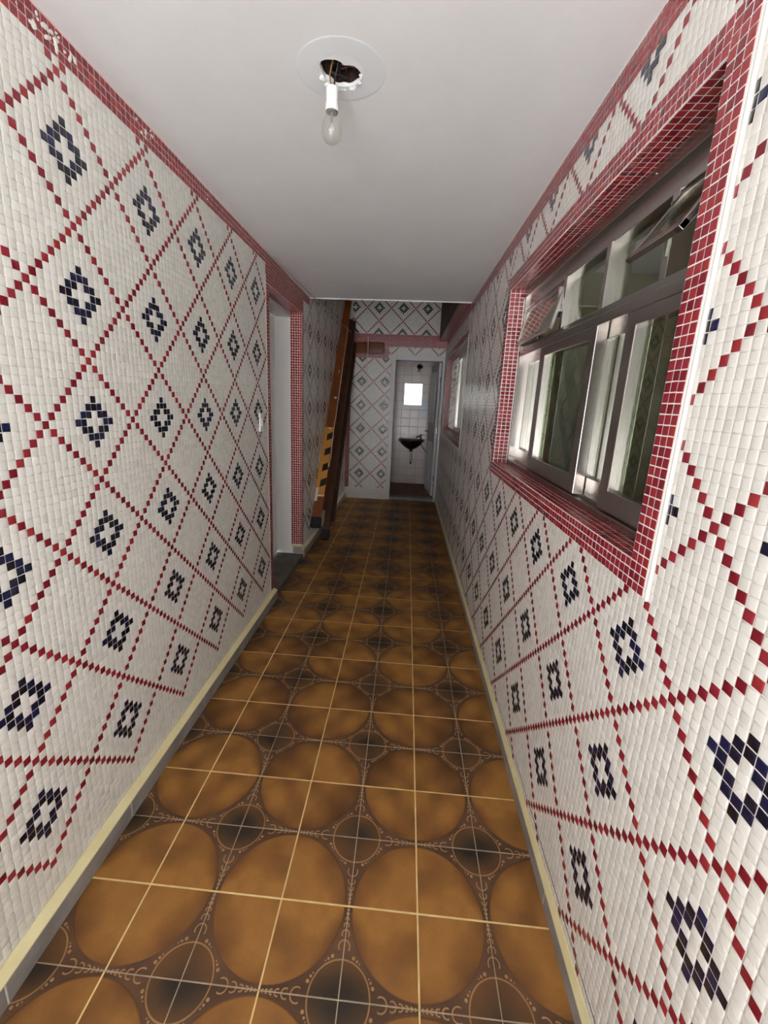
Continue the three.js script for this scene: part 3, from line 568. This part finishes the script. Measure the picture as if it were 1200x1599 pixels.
// ------------------------------------------------------------ baseboards: grey stone pieces under a cream ledge
function baseboard(name, place, run, t, h, joints, capW) {
  const b = struct(name); place(b);
  let a = run[0]; for (const e of [...joints, run[1]]) { obj('baseboard_piece', box(0, t, 0, h, a + 0.0018, e - 0.0018, 0.002), M.base, b); a = e; }
  obj('joint_grout', joints.map((e) => box(0, t - 0.001, 0, h, e - 0.002, e + 0.002)), M.plaster, b);
  const sh = new THREE.Shape([[0, 0], [t + 0.001, 0], [t + 0.0005, 0.004], [0.004, capW], [0, capW]].map((p) => new THREE.Vector2(...p)));
  const cap = new THREE.ExtrudeGeometry(sh, { depth: run[1] - run[0], bevelEnabled: false }); cap.translate(0, h, run[0]);
  obj('ledge', metreUV(cap), M.cream, b);
  return b;
}
baseboard('baseboard_left', (b) => b.position.set(XL, 0, 0), [D0 - 0.005, 0.6], 0.028, 0.068, [-2.3, -1.735, -1.168, -0.676, -0.1], 0.018);
{
  const b = baseboard('baseboard_left', (g) => { g.position.set(XL, 0, D1); g.rotation.y = -Math.atan(0.0085); }, [-2.68, 0.0], 0.024, 0.075, [-2.1, -1.5, -0.9, -0.3], 0.016);
  obj('jamb_cap', box(-0.1, 0.002, 0.105, 0.128, -0.02, 0.004, 0.003), M.cream, b);
  obj('jamb_foot', box(-0.085, 0, 0.036, 0.105, -0.02, 0.001), M.base, b);
}
baseboard('baseboard_right', (b) => { b.position.set(XR, 0, 0); b.rotation.y = Math.PI; }, [-0.6, -ZB], 0.011, 0.058, [-0.15, 0.45, 1.03, 1.52, 1.72, 2.3, 2.9, 3.5, 4.1, 4.7, 5.3, 5.9], 0.03);
{
  const b = struct('baseboard_back');
  obj('baseboard_piece', box(-0.905, -0.58, 0, 0.085, ZB, ZB + 0.026, 0.003), M.plaster, b); obj('baseboard_piece', box(-0.577, BD.fx0, 0, 0.085, ZB, ZB + 0.026, 0.003), M.plaster, b);
  obj('ledge', box(-0.905, BD.fx0, 0.086, 0.158, ZB, ZB + 0.014, 0.004), M.plaster, b);
}

// ------------------------------------------------------------ bare bulb hanging from the hole
{
  const p = thing('bare_bulb', 'clear bare light bulb in a white socket hanging from the broken ceiling hole', 'light bulb', [-0.2585, 2.299, HOLE[1]]);
  obj('socket', lathe([[0.0, 0.05], [0.0152, 0.05], [0.0154, 0.05], [0.0165, 0.0485], [0.0166, 0.048], [0.0168, 0.013], [0.0168, 0.0125], [0.0182, 0.011], [0.0182, 0.0105], [0.0192, -0.006], [0.0192, -0.0065], [0.0178, -0.007], [0.0177, -0.007], [0.0165, 0.0], [0.0, 0.002]], 32), M.socket, p);
  const bulb = obj('bulb', lathe([[0.0, -0.085], [0.008, -0.0842], [0.017, -0.08], [0.0245, -0.0715], [0.0285, -0.06], [0.0288, -0.05], [0.0262, -0.038], [0.021, -0.024], [0.0168, -0.012], [0.0158, -0.002]], 40), M.clear, p);
  obj('screw_base', lathe([[0.0, 0.001], [0.0146, 0], [0.0152, -0.004], [0.0146, -0.008], [0.012, -0.009], [0.0, -0.0075]], 28), M.metalDark, bulb);
  obj('filament', [tube([[0, -0.008, 0], [0, -0.03, 0]], 0.0032, 8), tube([[-0.001, -0.03, 0], [-0.011, -0.05, 0]], 0.0005, 6, 5), tube([[0.001, -0.03, 0], [0.011, -0.05, 0]], 0.0005, 6, 5), tube([[-0.011, -0.05, 0], [-0.005, -0.0525, 0.002], [0, -0.05, -0.002], [0.005, -0.0525, 0.002], [0.011, -0.05, 0]], 0.0006, 24, 5)], std({ color: 0x9a9a98, roughness: 0.4, metalness: 0.4 }), bulb);
  const wires = [['#7a5a22', [[-0.003, 0.05, 0], [-0.006, 0.075, 0.004], [0.0, 0.1, 0.008], [0.012, 0.14, 0.02]]], ['#1b1a1a', [[0.004, 0.05, 0], [0.008, 0.08, -0.004], [0.02, 0.11, 0.01], [0.03, 0.15, 0.02]]]];
  for (const [c, pts] of wires) obj('wire', tube(pts, 0.0022, 20, 6), std({ color: c, roughness: 0.6 }), p);
  const k = thing('wiring_bundle', 'tangle of dark old wires inside the broken ceiling hole', 'wires', [HOLE[0], YC + 0.03, HOLE[1]]);
  const cols = ['#151515', '#3c1412', '#1a1a1e', '#6a6a52', '#20201c', '#4a2018', '#101012'];
  for (let i = 0; i < 7; i++) { const pts = []; for (let q = 0; q < 5; q++) pts.push([rr(-0.042, 0.045), rr(-0.018, 0.03), rr(-0.06, 0.03)]); obj('wire', tube(pts, i === 3 ? 0.0018 : 0.0034, 24, 6), std({ color: cols[i], roughness: 0.55 }), k); }
}
// clothes line, switch
{
  const c = obj('clothes_line', tube([[-0.915, 2.366, -2.9], [-0.86, 2.362, -4.09], [-0.84, 2.38, -5.3], [-0.826, 2.43, ZB + 0.012]], 0.0042, 40, 8), std({ color: 0xb9b2a8, roughness: 0.6 }));
  tag(c, 'thin pale line stretched under the ceiling from above the doorway to the back wall', 'cable');
  const s = thing('light_switch', 'narrow white light switch on the mosaic wall beside the left doorway', 'light switch', [XL, 1.34, -2.71]);
  obj('plate', new RoundedBoxGeometry(0.012, 0.118, 0.06, 3, 0.004).translate(0.006, 0, 0), M.socket, s);
  obj('rocker', new RoundedBoxGeometry(0.008, 0.05, 0.024, 2, 0.003).rotateZ(0.08).translate(0.013, 0, 0), M.socket, s);
}

// ------------------------------------------------------------ orange extension ladder leaning along the left wall
{
  const W = (c0, c1) => { const t = tex(256, (x, y) => mix(c0, c1, Math.min(1, Math.max(0, (N1[((y >> 3) & 255) * 256 + x] - 0.25) * 1.7)) ).map((v) => v * (0.85 + 0.3 * N2[y * 256 + x])), true, 2); return std({ map: t, roughness: 0.5 }); };
  const wood = W([146, 80, 36], [98, 50, 22]), dark = W([84, 54, 36], [58, 36, 24]), black = std({ color: 0x1d1d1b, roughness: 0.5 }), tape = std({ color: 0xc98a3c, roughness: 0.5 });
  const paint = std({ color: 0xd8cfc0, roughness: 0.7 });
  const l = thing('extension_ladder', 'orange wooden extension ladder with black hazard stripes leaning along the left wall', 'ladder', [-0.86, 0, -4.36]);
  const lean = Math.atan(0.775);                       // leans back along the wall
  const section = (x, w, lift, len, m, name) => {
    const s = new THREE.Group(); s.name = numbered(name); l.add(s); s.position.set(x, lift, 0); s.rotation.x = -lean;
    const front = obj('rail', [box(-w / 2, w / 2, 0, len, -0.028, 0, 0.004), box(-w / 2, w / 2, 0, len, -0.004, 0.0005, 0.002)], m, s);
    obj('rail', box(-w / 2, w / 2, 0.3, len, -0.34, -0.31, 0.004), m, s);
    const rungs = Math.floor((len - 0.5) / 0.28); for (let k = 0; k < rungs; k++) obj('rung', new THREE.CylinderGeometry(0.015, 0.015, 0.31, 12).rotateX(Math.PI / 2).translate(0, 0.42 + k * 0.28, -0.17), m, s);
    obj('rubber_foot', new RoundedBoxGeometry(w + 0.012, 0.11, 0.05, 3, 0.008).translate(0, 0.02, -0.014), M.rubber, s);
    return [s, front];
  };
  const [s1] = section(-0.018, 0.1, 0.24, 3.25, wood, 'fly_section');
  const [s2] = section(0.046, 0.066, 0.05, 3.2, dark, 'base_section');
  s1.position.z = 0.2;
  // hazard tape at the foot of the fly section: slanted black bars on yellow
  obj('hazard_band', box(-0.051, 0.051, 0.34, 1.2, -0.001, 0.0012), tape, s1).userData.label = 'yellow and black hazard band';
  for (const y of [0.47, 0.66, 0.86, 1.06]) {
    const sh = new THREE.Shape([[-0.012, -0.045], [0.05, -0.012], [0.05, 0.075], [-0.012, 0.042]].map((p) => new THREE.Vector2(...p)));
    obj('hazard_stripe', new THREE.ExtrudeGeometry(sh, { depth: 0.0014, bevelEnabled: false }).translate(0, y, 0.0012), black, s1);
  }
  for (const g of [new THREE.SphereGeometry(0.016, 12, 8).scale(1.1, 1.0, 0.12).translate(0.02, 1.62, 0.001), new THREE.SphereGeometry(0.014, 12, 8).scale(1.3, 0.8, 0.12).translate(0.01, 1.18, 0.002), box(-0.03, 0.05, 0.315, 0.336, 0, 0.002), box(-0.048, -0.02, 0.26, 0.42, 0, 0.002), new THREE.SphereGeometry(0.01, 10, 8).scale(0.5, 2.4, 0.15).translate(0.02, 2.02, 0.001)]) obj('paint_splash', g, paint, s1);
  obj('rope', [tube([[0.055, 2.75, 0.01], [0.058, 2.0, 0.012], [0.06, 1.5, 0.012], [0.062, 1.35, 0.02], [0.055, 1.2, 0.012], [0.062, 0.95, 0.014], [0.064, 0.72, 0.018], [0.056, 0.66, 0.014], [0.05, 0.72, 0.008]], 0.0045, 80, 6)], paint, s1);
}
renderer.render(scene, camera);
